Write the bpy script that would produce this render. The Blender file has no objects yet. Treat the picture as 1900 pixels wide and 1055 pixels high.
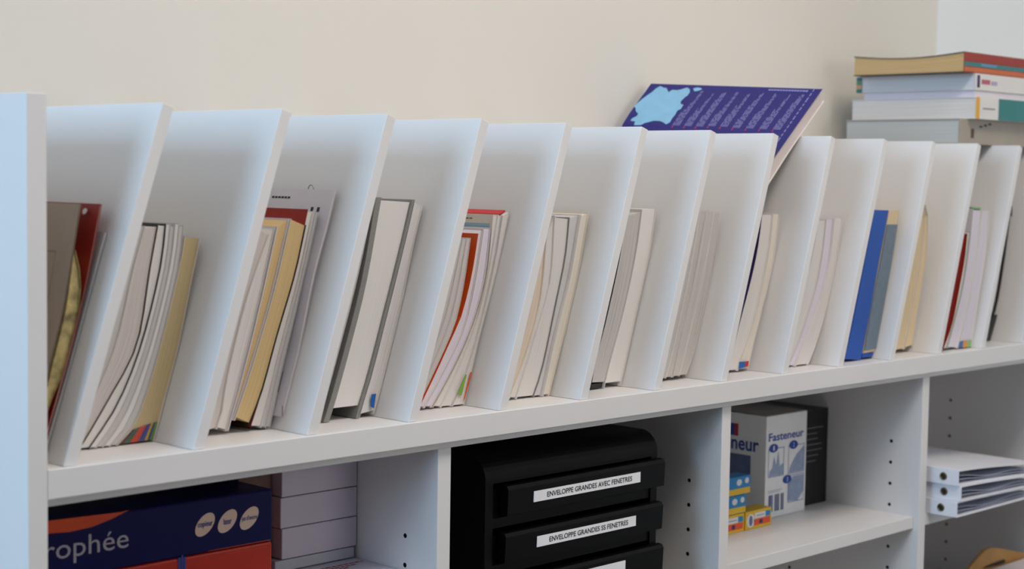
import bpy, bmesh, math, random
from mathutils import Vector, Matrix
random.seed(7)
S = bpy.context.scene
COL = S.collection

# ------------------------------------------------------------------ camera
F_PX, IW, IH = 3032.578, 1900, 1055
CAM = Vector((-0.5285, -1.23536, 0.25379))
YAW, PIT, ROL = 0.79422, 0.06626, 0.01548
FW = Vector((math.sin(YAW) * math.cos(PIT), math.cos(YAW) * math.cos(PIT), -math.sin(PIT)))
_rt = Vector((math.cos(YAW), -math.sin(YAW), 0)); _up = _rt.cross(FW)
RT = _rt * math.cos(ROL) + _up * math.sin(ROL)
UP = -_rt * math.sin(ROL) + _up * math.cos(ROL)
cd = bpy.data.cameras.new('camera'); cam = bpy.data.objects.new('camera', cd); COL.objects.link(cam)
cd.sensor_width = 36; cd.lens = F_PX * 36 / IW; cd.clip_start = .05
cam.matrix_world = Matrix(((RT.x, UP.x, -FW.x, CAM.x), (RT.y, UP.y, -FW.y, CAM.y), (RT.z, UP.z, -FW.z, CAM.z), (0, 0, 0, 1)))
cd.dof.use_dof = True
cd.dof.focus_distance = (Vector((0.78, .06, .1)) - CAM).dot(FW)
cd.dof.aperture_fstop = 6.3
S.camera = cam

# ------------------------------------------------------------------ world, lights, exposure
w = bpy.data.worlds.new('world'); S.world = w; w.use_nodes = True
w.node_tree.nodes['Background'].inputs[0].default_value = (.55, .72, 1, 1)
w.node_tree.nodes['Background'].inputs[1].default_value = 1.0
S.view_settings.view_transform = 'Standard'; S.view_settings.look = 'None'
S.view_settings.exposure = 0.0; S.view_settings.gamma = 1.0
S.view_settings.use_curve_mapping = False
def area(name, loc, target, sx, sy, col, power):
    l = bpy.data.lights.new(name, 'AREA'); l.shape = 'RECTANGLE'; l.size = sx; l.size_y = sy
    l.color = col; l.energy = power
    o = bpy.data.objects.new(name, l); COL.objects.link(o); o.location = loc
    o.rotation_euler = (Vector(target) - Vector(loc)).to_track_quat('-Z', 'Y').to_euler()
    return o
LAMP = (.8, -1.0)
FLOOR, CEIL, WB, WR, WL, WF = -0.78, 1.85, 0.303, 2.118, -2.6, -3.6
# daylight through the window in the wall to the left of the bookcase, a ceiling lamp panel, and warm front fill at a window added for it in the front wall
area('window_daylight', (WL + .06, -.40, .92), (0, -.40, .92), 1.24, 1.1, (.48, .73, 1.0), 49)
area('ceiling_lamp_light', (LAMP[0], LAMP[1], CEIL - .075), (LAMP[0], LAMP[1], 0), 1.2, .6, (1.0, .87, .76), 20)
area('front_fill_light', (1.45, WF + .06, .55), (1.45, 0, .55), 1.1, 1.2, (1.0, .89, .80), 12)  # added fill for the front-facing edges, set at the added front window

# ------------------------------------------------------------------ pixel rays (a direction only)
def ray(px):
    return FW + RT * ((px[0] - IW / 2) / F_PX) - UP * ((px[1] - IH / 2) / F_PX)
def hit(px, ax, v):
    d = ray(px); return CAM + d * ((v - CAM[ax]) / d[ax])
def proj(P):
    d = Vector(P) - CAM; z = d.dot(FW)
    return (IW / 2 + F_PX * d.dot(RT) / z, IH / 2 - F_PX * d.dot(UP) / z)

# ------------------------------------------------------------------ materials
def lin(c):
    return tuple(((v / 255) / 12.92 if v / 255 <= .04045 else ((v / 255 + .055) / 1.055) ** 2.4) for v in c)
_m = {}
def mat(name, c, rough=.5, var=.05, scale=30, spec=.5, bump=0.0, bscale=200, metal=0):
    if name in _m: return _m[name]
    m = bpy.data.materials.new(name); m.use_nodes = True; nt = m.node_tree; b = nt.nodes['Principled BSDF']
    b.inputs['Roughness'].default_value = rough; b.inputs['Specular IOR Level'].default_value = spec
    b.inputs['Metallic'].default_value = metal
    tc = nt.nodes.new('ShaderNodeTexCoord'); no = nt.nodes.new('ShaderNodeTexNoise')
    no.inputs['Scale'].default_value = scale; no.inputs['Detail'].default_value = 3
    nt.links.new(tc.outputs['Object'], no.inputs['Vector'])
    r = nt.nodes.new('ShaderNodeValToRGB'); l = lin(c)
    r.color_ramp.elements[0].position = .3; r.color_ramp.elements[1].position = .7
    r.color_ramp.elements[0].color = (*[v * (1 - var) for v in l], 1)
    r.color_ramp.elements[1].color = (*[min(1, v * (1 + var)) for v in l], 1)
    nt.links.new(no.outputs['Fac'], r.inputs['Fac']); nt.links.new(r.outputs['Color'], b.inputs['Base Color'])
    if bump:
        n2 = nt.nodes.new('ShaderNodeTexNoise'); n2.inputs['Scale'].default_value = bscale
        nt.links.new(tc.outputs['Object'], n2.inputs['Vector'])
        bp = nt.nodes.new('ShaderNodeBump'); bp.inputs['Strength'].default_value = bump; bp.inputs['Distance'].default_value = .001
        nt.links.new(n2.outputs['Fac'], bp.inputs['Height']); nt.links.new(bp.outputs['Normal'], b.inputs['Normal'])
    _m[name] = m; return m
def pages(name, c, var=.16, freq=1600, c2=None):
    """leaf edges: fine lines that run along the book (UV u = metres across the leaves, v = along)"""
    if name in _m: return _m[name]
    m = bpy.data.materials.new(name); m.use_nodes = True; nt = m.node_tree; b = nt.nodes['Principled BSDF']
    b.inputs['Roughness'].default_value = .8; b.inputs['Specular IOR Level'].default_value = .2
    uv = nt.nodes.new('ShaderNodeTexCoord'); mp = nt.nodes.new('ShaderNodeMapping'); mp.inputs['Scale'].default_value = (freq, 5, 1)
    nt.links.new(uv.outputs['UV'], mp.inputs['Vector'])
    no = nt.nodes.new('ShaderNodeTexNoise'); no.inputs['Scale'].default_value = 1; no.inputs['Detail'].default_value = 2
    nt.links.new(mp.outputs['Vector'], no.inputs['Vector'])
    r = nt.nodes.new('ShaderNodeValToRGB'); l = lin(c); l2 = lin(c2) if c2 else tuple(v * (1 - 2 * var) for v in l)
    r.color_ramp.elements[0].position = .3; r.color_ramp.elements[1].position = .56
    r.color_ramp.elements[0].color = (*l2, 1); r.color_ramp.elements[1].color = (*l, 1)
    nt.links.new(no.outputs['Fac'], r.inputs['Fac']); nt.links.new(r.outputs['Color'], b.inputs['Base Color'])
    bp = nt.nodes.new('ShaderNodeBump'); bp.inputs['Strength'].default_value = .25; bp.inputs['Distance'].default_value = .0005
    nt.links.new(no.outputs['Fac'], bp.inputs['Height']); nt.links.new(bp.outputs['Normal'], b.inputs['Normal'])
    _m[name] = m; return m
WHITE = mat('white_laminate', (230, 230, 231), .42, .012, 8, .5, .03, 900)
EDGE = WHITE
RAW = mat('raw_chipboard', (38, 30, 25), .9, .3, 300)
WALL = mat('cream_wall_paint', (232, 229, 221), .85, .012, 3, .2, .05, 300)
WALLW = mat('white_wall_paint', (238, 238, 234), .85, .012, 3, .2, .05, 300)
WALLF = mat('brown_wood_panelling', (120, 104, 90), .6, .08, 12)
CEILM = mat('ceiling_paint', (240, 240, 238), .9, .01, 3, .2)
FLOORM = mat('dark_grey_carpet', (84, 80, 78), .5, .08, 6)

# ------------------------------------------------------------------ object helpers
def link(name, me, parent=None):
    o = bpy.data.objects.new(name, me); COL.objects.link(o)
    if parent is not None: o.parent = parent
    return o
def root(name, label, cat, loc, group=None):
    o = bpy.data.objects.new(name, None); COL.objects.link(o); o.location = loc; o.empty_display_size = .02
    return tag(o, label, cat, group)
def tag(o, label, cat, group=None):
    o['label'] = label; o['category'] = cat
    if group: o['group'] = group
    return o
def origin_of(p):
    while p is not None and p.parent is not None: p = p.parent
    return Vector(p.location) if p is not None else None
def mesh(name, V, Fc, m, parent=None, uvs=None, smooth=False, loc=None):
    """world-space verts; the object's origin is its thing's base"""
    if parent is not None: o0 = origin_of(parent)
    else:
        xs = [v[0] for v in V]; ys = [v[1] for v in V]; zs = [v[2] for v in V]
        o0 = Vector(((min(xs) + max(xs)) / 2, (min(ys) + max(ys)) / 2, min(zs))) if loc is None else Vector(loc)
    me = bpy.data.meshes.new(name)
    me.from_pydata([Vector(v) - o0 for v in V], [], Fc)
    if uvs:
        ul = me.uv_layers.new(name='UVMap')
        for lp in me.loops: ul.data[lp.index].uv = uvs[lp.vertex_index]
    mm = m if isinstance(m, (list, tuple)) else [m]
    for x in mm: me.materials.append(x)
    if smooth:
        for p in me.polygons: p.use_smooth = True
    bm = bmesh.new(); bm.from_mesh(me); bmesh.ops.recalc_face_normals(bm, faces=bm.faces); bm.to_mesh(me); bm.free()
    me.update()
    o = link(name, me, parent)
    if parent is None: o.location = o0
    return o
def box(name, b, m, parent=None, bev=0.0, seg=2, rot=None, cen=None):
    x0, x1, y0, y1, z0, z1 = b
    bm = bmesh.new(); bmesh.ops.create_cube(bm, size=1)
    for v in bm.verts: v.co = Vector(((x0 + x1) / 2 + v.co.x * (x1 - x0), (y0 + y1) / 2 + v.co.y * (y1 - y0), (z0 + z1) / 2 + v.co.z * (z1 - z0)))
    if bev: bmesh.ops.bevel(bm, geom=bm.edges[:], offset=bev, segments=seg, profile=.5, affect='EDGES')
    if rot:
        c = Vector(cen) if cen else Vector(((x0 + x1) / 2, (y0 + y1) / 2, z0))
        bmesh.ops.rotate(bm, verts=bm.verts, cent=c, matrix=Matrix.Rotation(rot, 3, 'Z'))
    V = [v.co.copy() for v in bm.verts]; bm.verts.index_update(); Fc = [[v.index for v in f.verts] for f in bm.faces]; bm.free()
    return mesh(name, V, Fc, m, parent)
def prism_y(name, prof, y0, y1, m, parent=None, bev=0, smooth=False):
    """profile in XZ extruded along Y"""
    n = len(prof); V = [(x, y0, z) for x, z in prof] + [(x, y1, z) for x, z in prof]
    Fc = [list(range(n)), list(range(2 * n - 1, n - 1, -1))] + [[i, (i + 1) % n, n + (i + 1) % n, n + i] for i in range(n)]
    if bev:
        bm = bmesh.new(); vs = [bm.verts.new(v) for v in V]; [bm.faces.new([vs[i] for i in f]) for f in Fc]
        bmesh.ops.recalc_face_normals(bm, faces=bm.faces)
        bmesh.ops.bevel(bm, geom=bm.edges[:], offset=bev, segments=2, profile=.5, affect='EDGES')
        bm.verts.index_update(); V = [v.co.copy() for v in bm.verts]; Fc = [[v.index for v in f.verts] for f in bm.faces]; bm.free()
    return mesh(name, V, Fc, m, parent, smooth=smooth)
def prism_x(name, prof, x0, x1, m, parent=None, bev=0):
    n = len(prof); V = [(x0, y, z) for y, z in prof] + [(x1, y, z) for y, z in prof]
    Fc = [list(range(n)), list(range(2 * n - 1, n - 1, -1))] + [[i, (i + 1) % n, n + (i + 1) % n, n + i] for i in range(n)]
    return mesh(name, V, Fc, m, parent)
def flat(name, o, ex, ez, pts, m, parent, off=.0003, th=.0002):
    """a thin printed patch: 2D outline pts on plane (o, ex, ez), lifted along the normal"""
    ex = Vector(ex); ez = Vector(ez); n = ex.cross(ez).normalized(); o = Vector(o)
    A = [o + ex * a + ez * b + n * off for a, b in pts]; k = len(A)
    B = [v - n * th for v in A]
    return mesh(name, A + B, [list(range(k)), list(range(2 * k - 1, k - 1, -1))] + [[i, (i + 1) % k, k + (i + 1) % k, k + i] for i in range(k)], m, parent)
def flats(name, o, ex, ez, polys, m, parent, off=.0003):
    ex = Vector(ex); ez = Vector(ez); n = ex.cross(ez).normalized(); o = Vector(o); V = []; Fc = []
    for pts in polys:
        b = len(V); V += [o + ex * a + ez * c + n * off for a, c in pts]; Fc.append(list(range(b, len(V))))
    return mesh(name, V, Fc, m, parent)
def rect(x0, x1, z0, z1): return [(x0, z0), (x1, z0), (x1, z1), (x0, z1)]
def ell(cx, cz, a, b, r=0, n=28):
    return [(cx + a * math.cos(t) * math.cos(r) - b * math.sin(t) * math.sin(r), cz + a * math.cos(t) * math.sin(r) + b * math.sin(t) * math.cos(r)) for t in [2 * math.pi * i / n for i in range(n)]]
def text(name, s, o, ex, ez, width, height, m, parent, off=.0004, align='L', shear=0, bold=0):
    """lettering fitted into width x height (height of the whole glyph box) on plane (o, ex, ez)"""
    cu = bpy.data.curves.new('t', 'FONT'); cu.body = s; cu.size = 1; cu.resolution_u = 3; cu.shear = shear; cu.offset = bold
    tmp = bpy.data.objects.new('t', cu); me0 = bpy.data.meshes.new_from_object(tmp)
    xs = [v.co.x for v in me0.vertices]; ys = [v.co.y for v in me0.vertices]
    x0, x1, y0, y1 = min(xs), max(xs), min(ys), max(ys)
    ex = Vector(ex); ez = Vector(ez); n = ex.cross(ez).normalized(); o = Vector(o)
    sx = width / (x1 - x0); sy = height / (y1 - y0)
    V = [o + ex * ((v.co.x - x0) * sx - (width if align == 'R' else 0)) + ez * ((v.co.y - y0) * sy) + n * off for v in me0.vertices]
    Fc = [list(p.vertices) for p in me0.polygons]
    bpy.data.objects.remove(tmp); bpy.data.curves.remove(cu); bpy.data.meshes.remove(me0)
    return mesh(name, V, Fc, m, parent)
def structure(o): o['kind'] = 'structure'; return o

# ------------------------------------------------------------------ room
T = .12
structure(box('floor', (WL - T, WR + T, WF - T, WB + T, FLOOR - .05, FLOOR), FLOORM))
structure(box('ceiling', (WL - T, WR + T, WF - T, WB + T, CEIL, CEIL + .05), CEILM))
structure(box('wall_back', (WL - T, WR + T, WB, WB + T, FLOOR, CEIL), WALL))
structure(box('wall_right', (WR, WR + T, WF, WB, FLOOR, CEIL), WALLW))
def wall_with_hole(name, axis, p0, p1, a0, a1, h0, h1, z0, z1, m):
    """wall slab between p0 and p1 on axis; hole a in [h0, h1], z in [z0, z1]"""
    V = []; Fc = []
    for (u0, u1, v0, v1) in ((a0, h0, FLOOR, CEIL), (h1, a1, FLOOR, CEIL), (h0, h1, FLOOR, z0), (h0, h1, z1, CEIL)):
        b = len(V)
        for p in (p0, p1):
            for (u, v) in ((u0, v0), (u1, v0), (u1, v1), (u0, v1)):
                V.append((p, u, v) if axis == 0 else (u, p, v))
        Fc += [[b, b + 1, b + 2, b + 3], [b + 7, b + 6, b + 5, b + 4]] + [[b + i, b + (i + 1) % 4, b + 4 + (i + 1) % 4, b + 4 + i] for i in range(4)]
    return structure(mesh(name, V, Fc, m))
wall_with_hole('wall_left', 0, WL - T, WL, WF, WB, -1.06, .26, .32, 1.52, WALLW)
wall_with_hole('wall_front', 1, WF - T, WF, WL - T, WR + T, .85, 2.05, -.1, 1.2, WALLF)  # opening made for the added fill window
FRAME = mat('window_frame_white', (235, 235, 235), .4, .02)
GL = bpy.data.materials.new('window_glass'); GL.use_nodes = True
GL.node_tree.nodes['Principled BSDF'].inputs['Transmission Weight'].default_value = 1
GL.node_tree.nodes['Principled BSDF'].inputs['Roughness'].default_value = 0
for nm, ax, p, h0, h1, z0, z1 in (('window_1', 0, WL - .06, -1.06, .26, .32, 1.52), ('fill_window', 1, WF - .06, .85, 2.05, -.1, 1.2)):  # the second, in the front wall, is unseen and added for front fill
    def bb(a0, a1, c0, c1, t=.025): return (p - t, p + t, a0, a1, c0, c1) if ax == 0 else (a0, a1, p - t, p + t, c0, c1)
    wo = structure(box(nm, bb(h0, h1, z0, z0 + .05), FRAME))
    mid = (h0 + h1) / 2
    for a0, a1, c0, c1 in ((h0, h1, z1 - .05, z1), (h0, h0 + .05, z0, z1), (h1 - .05, h1, z0, z1), (mid - .03, mid + .03, z0, z1)):
        box('window_frame', bb(a0, a1, c0, c1), FRAME, wo)
    for a0, a1 in ((h0 + .05, mid - .03), (mid + .03, h1 - .05)):
        box('window_pane', bb(a0, a1, z0 + .05, z1 - .05, .003), GL, wo)

lamp = root('ceiling_lamp', 'flat white ceiling lamp panel with a glowing diffuser', 'lamp', (LAMP[0], LAMP[1], CEIL - .06))
box('housing', (LAMP[0] - .62, LAMP[0] + .62, LAMP[1] - .32, LAMP[1] + .32, CEIL - .055, CEIL - .0005), FRAME, lamp, .004)
DIF = bpy.data.materials.new('lamp_diffuser'); DIF.use_nodes = True
DIF.node_tree.nodes['Principled BSDF'].inputs['Emission Color'].default_value = (1, .82, .68, 1)
DIF.node_tree.nodes['Principled BSDF'].inputs['Emission Strength'].default_value = 3
box('diffuser', (LAMP[0] - .6, LAMP[0] + .6, LAMP[1] - .3, LAMP[1] + .3, CEIL - .062, CEIL - .0555), DIF, lamp, .001)

# ------------------------------------------------------------------ bookcase
X0, PITCH, H, TILT = 0.19051, 0.13127, 0.31394, 0.09864
TAN = TILT / H; ANG = math.atan(TAN); TH = .012; THX = TH / math.cos(ANG)
XE, TE, LT, YS = 0.17311, 0.0183, 0.0187, 0.0108
XD = [0.63306, 1.12278, 1.60863, 2.0951]
DEP = .300; SHT = .02577; YD = .004
bc = root('bookcase', 'long white bookcase with slanted dividers on top and open compartments below', 'bookcase', (1.14, .15, FLOOR))
box('end_panel', (XE - TE, XE, 0, DEP, FLOOR, .3165), WHITE, bc, .0007)
box('end_panel', (XD[3], XD[3] + LT, YS, DEP, FLOOR, -SHT - .0002), WHITE, bc, .0007)
box('worktop', (XE + .0003, 2.1150, 0, DEP, -SHT, 0), WHITE, bc, .0008)
box('top_rail', (XE + .0003, XD[3] - .0003, YS - .001, DEP - .01, -SHT - .0078, -SHT - .0002), WHITE, bc, .0005)
box('back_panel', (XE + .0003, XD[3] - .0003, DEP - .008, DEP, FLOOR + .08, -SHT - .008), WHITE, bc)
box('plinth', (XE + .0003, XD[3] - .0003, .04, .056, FLOOR, FLOOR + .0798), WHITE, bc, .0005)
box('bottom_panel', (XE + .0003, XD[3] - .0003, YS, DEP - .0085, FLOOR + .08, FLOOR + .098), WHITE, bc, .0005)
# slanted dividers: boards 12 mm thick, cut square at the top
sa, ca = math.sin(ANG), math.cos(ANG)
def xl(i, z): return X0 + PITCH * (i - 1) + TAN * z          # left face of divider i (1-based)
for i in range(1, 15):
    xb = X0 + PITCH * (i - 1)
    prof = [(xb, .0002), (xb + THX, .0002), (xb + TILT + TH * ca, H - TH * sa), (xb + TILT, H)]
    prism_y('slanted_divider', prof, YD, DEP, WHITE, bc, .0006)
# partitions with real shelf-pin holes
HZ = -.134
def partition(x, ztop):
    o = box('partition', (x, x + LT, YS, DEP - .0085, FLOOR + .0982, ztop), WHITE, bc, .0006)
    o.data.materials.append(RAW)
    bm = bmesh.new()
    for yh in (.0612, .238):
        for k in range(12):
            z = HZ - .032 * k
            mt = Matrix.Translation(Vector((x, yh, z)) - Vector(bc.location)) @ Matrix.Rotation(math.pi / 2, 4, 'Y')
            bmesh.ops.create_cone(bm, cap_ends=True, segments=14, radius1=.0027, radius2=.0027, depth=.022, matrix=mt)
    cm = bpy.data.meshes.new('cut'); bm.to_mesh(cm); bm.free(); cm.materials.append(WHITE); cm.materials.append(RAW)
    for p in cm.polygons: p.material_index = 1
    co = bpy.data.objects.new('cut', cm); COL.objects.link(co); co.location = bc.location
    md = o.modifiers.new('b', 'BOOLEAN'); md.operation = 'DIFFERENCE'; md.object = co; md.solver = 'EXACT'
    bpy.context.view_layer.update()
    dg = bpy.context.evaluated_depsgraph_get(); nm = bpy.data.meshes.new_from_object(o.evaluated_get(dg))
    o.modifiers.clear(); o.data = nm; nm.name = 'partition'
    bpy.data.objects.remove(co)
    return o
for x in XD[:3]: partition(x, -SHT - .008)
o4 = partition(XD[3], -SHT - .0002)
for ob in list(bc.children):
    if ob.name == 'end_panel.001': bpy.data.objects.remove(ob)
o4.name = 'end_panel'; o4.data.name = 'end_panel'
# loose shelves
SH = -.2420
comps = [(XE, XD[0]), (XD[0] + LT, XD[1]), (XD[1] + LT, XD[2]), (XD[2] + LT, XD[3])]
CZ = [-.3372, -.330, SH, SH]
for (a, b), z in zip(comps, CZ):
    box('shelf', (a + .0005, b - .0005, .0195, DEP - .009, z - .018, z), WHITE, bc, .0006)
box('shelf', (comps[3][0] + .0005, comps[3][1] - .0005, .0195, DEP - .009, -.440 - .018, -.440), WHITE, bc, .0006)
box('shelf', (comps[2][0] + .0005, comps[2][1] - .0005, .0195, DEP - .009, -.480 - .018, -.480), WHITE, bc, .0006)

# ------------------------------------------------------------------ books in the slots
def resample(pts, n):
    """Catmull-Rom through pts (x, z), n samples by chord length"""
    P = [Vector((p[0], p[1])) for p in pts]
    if len(P) == 2: P = [P[0], (P[0] + P[1]) / 2, P[1]]
    E_ = [P[0] * 2 - P[1]] + P + [P[-1] * 2 - P[-2]]
    dense = []
    for i in range(1, len(E_) - 2):
        for k in range(12):
            t = k / 12; p0, p1, p2, p3 = E_[i - 1:i + 3]
            dense.append(.5 * ((2 * p1) + (p2 - p0) * t + (2 * p0 - 5 * p1 + 4 * p2 - p3) * t * t + (3 * p1 - p0 - 3 * p2 + p3) * t ** 3))
    dense.append(P[-1])
    L = [0]
    for a, b in zip(dense, dense[1:]): L.append(L[-1] + (b - a).length)
    out = []; j = 0
    for k in range(n):
        s = L[-1] * k / (n - 1)
        while j < len(L) - 2 and L[j + 1] < s: j += 1
        t = (s - L[j]) / max(1e-9, L[j + 1] - L[j]); out.append(dense[j].lerp(dense[j + 1], min(1, max(0, t))))
    return out
NS = 12
def clampc(C, slot, gl=.0012, gr=.0012):
    out = []
    for p in C:
        z = max(.0008, p.y)
        lo = (XE + gl) if slot == 0 else xl(slot, z) + THX + gl
        hi = xl(slot + 1, z) - gr
        out.append(Vector((min(hi, max(lo, p.x)), z)))
    return out
def curve(px, yf, slot, n=NS, gl=.0012, gr=.0012):
    return clampc(resample([(hit(p, 1, yf).x, hit(p, 1, yf).z) for p in px], n), slot, gl, gr)
def slab(name, A, B, y0, y1, m, parent, uv=False, smooth=True):
    """solid between curves A (left) and B (right), from y0 to y1"""
    n = len(A); V = []; U = []; acc = 0
    for k in range(n):
        if k: acc += (A[k] - A[k - 1]).length
        wdt = (B[k] - A[k]).length
        for (c, y, u) in ((A[k], y0, 0), (B[k], y0, wdt), (B[k], y1, wdt), (A[k], y1, 0)):
            V.append((c.x, y, c.y)); U.append((u, acc))
    # keep the number of leaves constant along the book
    w0 = max(U[4 * k + 1][0] for k in range(n))
    U = [((0 if i % 4 in (0, 3) else w0), U[i][1]) for i in range(len(U))]
    Fc = []
    for k in range(n - 1):
        a = 4 * k; b = a + 4
        for j in range(4): Fc.append([a + j, a + (j + 1) % 4, b + (j + 1) % 4, b + j])
    Fc.append([3, 2, 1, 0]); Fc.append([4 * n - 4, 4 * n - 3, 4 * n - 2, 4 * n - 1])
    return mesh(name, V, Fc, m, parent, uvs=U)
def lerpc(A, B, t): return [a.lerp(b, t) for a, b in zip(A, B)]
def shift(A, dx): return [Vector((a.x + dx, a.y)) for a in A]
def trim(A, b, t):
    """cut b metres from the lower end and t from the upper end of a curve"""
    n = len(A); L = [0]
    for p, q in zip(A, A[1:]): L.append(L[-1] + (q - p).length)
    out = []; j = 0
    for k in range(n):
        s = b + (L[-1] - b - t) * k / (n - 1)
        while j < n - 2 and L[j + 1] < s: j += 1
        f = (s - L[j]) / max(1e-9, L[j + 1] - L[j]); out.append(A[j].lerp(A[j + 1], f))
    return out
def book(name, label, cat, yf, wd, A, B, cl, cr, pg, group=None, ct=.00045, pb=.002, pt=.002, rec=.002, ctl=None):
    """bound book between curves A (left) and B (right): two covers, spine at the back, leaves"""
    base = (A[0] + B[0]) / 2; base_z = min(A[0].y, B[0].y)
    r = root(name, label, cat, (base.x, yf + wd / 2, base_z), group)
    wmin = min(b.x - a.x for a, b in zip(A, B)); ct = min(ct, max(.00015, wmin * .2))
    Ai = shift(A, ctl or ct); Bi = shift(B, -ct)
    slab('front_cover', A, Ai, yf, yf + wd, cl, r)
    slab('back_cover', Bi, B, yf, yf + wd, cr, r)
    slab('spine', shift(Ai, .00002), shift(Bi, -.00002), yf + wd - ct, yf + wd, cl, r)
    e = .00004
    slab('pages', trim(shift(Ai, e), pb, pt), trim(shift(Bi, -e), pb, pt), yf + rec, yf + wd - ct - e, pg, r)
    return r
def leaf(name, label, cat, yf, wd, A, B, cov, inner, group=None):
    """thin stapled magazine or folder: wrap of cover round a few leaves"""
    r = root(name, label, cat, ((A[0].x + B[0].x) / 2, yf + wd / 2, min(A[0].y, B[0].y)), group)
    w_ = min(b.x - a.x for a, b in zip(A, B)); ct = min(.0004, max(.0001, w_ * .22))
    slab('cover', A, shift(A, ct), yf, yf + wd, cov, r); slab('cover', shift(B, -ct), B, yf, yf + wd, cov, r)
    slab('pages', trim(shift(A, ct + .00003), .0015, .0012), trim(shift(B, -ct - .00003), .0015, .0012), yf + .001, yf + wd, inner, r)
    return r
G = .00015
def left_of(C, D, g=.0006):
    """push curve C left until it clears curve D at every height"""
    out = []
    for p_ in C:
        x = D[0].x if p_.y <= D[0].y else D[-1].x + (D[-1].x - D[-2].x) / max(1e-6, D[-1].y - D[-2].y) * (p_.y - D[-1].y)
        for a, b in zip(D, D[1:]):
            if a.y <= p_.y <= b.y: x = a.x + (b.x - a.x) * (p_.y - a.y) / max(1e-6, b.y - a.y)
        out.append(Vector((min(p_.x, x - g), p_.y)))
    return out
def gap(A, B, g=G): return shift(A, g), shift(B, -g)

P_WHITE = pages('leaf_edges_white', (226, 224, 222), .10)
P_GREY = pages('leaf_edges_grey', (205, 202, 200), .17, 1300)
P_PINK = pages('leaf_edges_pinkish', (212, 206, 203), .13)
P_LAV = pages('leaf_edges_lavender', (224, 220, 232), .06)
P_TAN = pages('leaf_edges_tan', (214, 187, 138), .09, 900)
P_BEIGE = pages('leaf_edges_beige', (198, 180, 140), .10, 1200)
P_CREAM = pages('leaf_edges_cream', (230, 225, 214), .07)
P_CREAM2 = pages('leaf_edges_yellowed', (224, 205, 170), .10, 900)
C_WHITE = mat('cover_white', (228, 226, 224), .4, .02)
C_LAV = mat('cover_lavender_white', (222, 218, 226), .35, .02)
C_RED = mat('cover_dark_red', (150, 22, 16), .4, .08)
C_RED2 = mat('cover_red', (196, 26, 30), .4, .05)
C_BLACK = mat('cover_black', (24, 24, 27), .4, .1)
C_GREY = mat('cover_cloth_grey', (135, 136, 134), .7, .06, 200)
C_GREYL = mat('cover_light_grey', (206, 206, 208), .5, .03)
C_BEIGE = mat('cover_grey_beige', (168, 154, 140), .5, .04)
C_OLIVE = mat('paper_olive_blotched', (176, 162, 112), .7, .55, 80)
C_ORANGE = mat('cover_orange', (226, 88, 18), .45, .05)
C_PURPLE = mat('cover_dark_purple', (48, 34, 92), .4, .05)
C_CREAM = mat('cover_cream', (228, 221, 208), .5, .03)
C_BLUE = mat('card_blue', (18, 82, 178), .5, .05)
C_GB = mat('cloth_blue_grey', (112, 130, 146), .7, .07, 160)
C_TEAL = mat('cover_teal', (46, 128, 128), .5, .05)
INK = mat('ink_dark', (45, 45, 55), .6, .02)
INKB = mat('ink_blue', (38, 66, 150), .6, .03)
BLUE_TAG = mat('tag_blue', (22, 96, 180), .5, .03)
PLASTIC = mat('sleeve_plastic', (206, 209, 212), .22, .02)

# slot 0: beside the left end panel
A = curve([(58, 830), (86.5, 691), (116, 570), (148, 378)], .034, 0, gl=.0008); B = curve([(62, 838), (89.6, 691), (119, 570), (151, 378)], .034, 0, gl=.0040, gr=.0085)
bk = book('booklet', 'grey-beige booklet with thin framed line on its cover, next to the end panel', 'book', .034, .205, A, B, C_BEIGE, C_BEIGE, P_PINK)
nA = len(A)
def on_cover(A, y, f):  # point on left cover, f 0..1 up
    k = f * (len(A) - 1); i = min(len(A) - 2, int(k)); p = A[i].lerp(A[i + 1], k - i); return (p.x - .00015, y, p.y)
def strip_on_cover(name, A, y0, y1, f0, f1, m, parent, n=6):
    V = []; Fc = []
    for k in range(n):
        f = f0 + (f1 - f0) * k / (n - 1); V += [on_cover(A, y0, f), on_cover(A, y1, f)]
        if k: Fc.append([2 * k - 2, 2 * k - 1, 2 * k + 1, 2 * k])
    return mesh(name, V, Fc, m, parent)
FR = mat('printed_line_brown', (110, 88, 74), .6, .03)
strip_on_cover('printed_frame', A, .0605, .0610, .05, .80, FR, bk)
strip_on_cover('printed_frame', A, .0610, .22, .797, .80, FR, bk, 2)
A = curve([(62, 842), (92, 700), (121, 580), (136, 476)], .034, 0, gl=.0046, gr=.006); B = curve([(70, 845), (90, 757), (132, 659), (150, 545), (147, 490), (140, 464)], .034, 0, gl=.0082, gr=.0045)
RA = curve([(74, 850), (88, 795), (126, 660), (157, 532), (186, 378)], .034, 0, gl=.0088, gr=.0040)
B = left_of(B, RA); A = left_of(A, B, .0012)
book('curled_booklet', 'curled olive yellow booklet with dark blotches bulging in front of the red folder', 'book', .034, .2, *gap(A, B), C_OLIVE, C_OLIVE, C_OLIVE)
A = RA; B = curve([(78, 850), (92, 795), (130, 660), (160.5, 532), (189.5, 379)], .034, 0, gl=.0112, gr=.0030)
rf = leaf('folder', 'dark red folder with a white punched eyelet, beside the end panel', 'folder', .034, .215, *gap(A, B), C_RED, C_WHITE)
p = on_cover(A, .0, .93)
c = hit((158, 392), 0, p[0]); tx = Vector((TAN, 0, 1)).normalized()
flat('eyelet', (p[0], c.y, c.z), (0, -1, 0), tx, ell(0, 0, .0035, .0028, 0, 14), C_WHITE, rf, .0006)
A = curve([(78, 858), (96, 790), (146, 620), (176, 500), (195, 430)], .034, 0, gl=.0118, gr=.0030); B = curve([(80, 858), (100, 790), (150, 620), (180, 500), (200, 430)], .034, 0, gl=.0135, gr=.0012)
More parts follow.
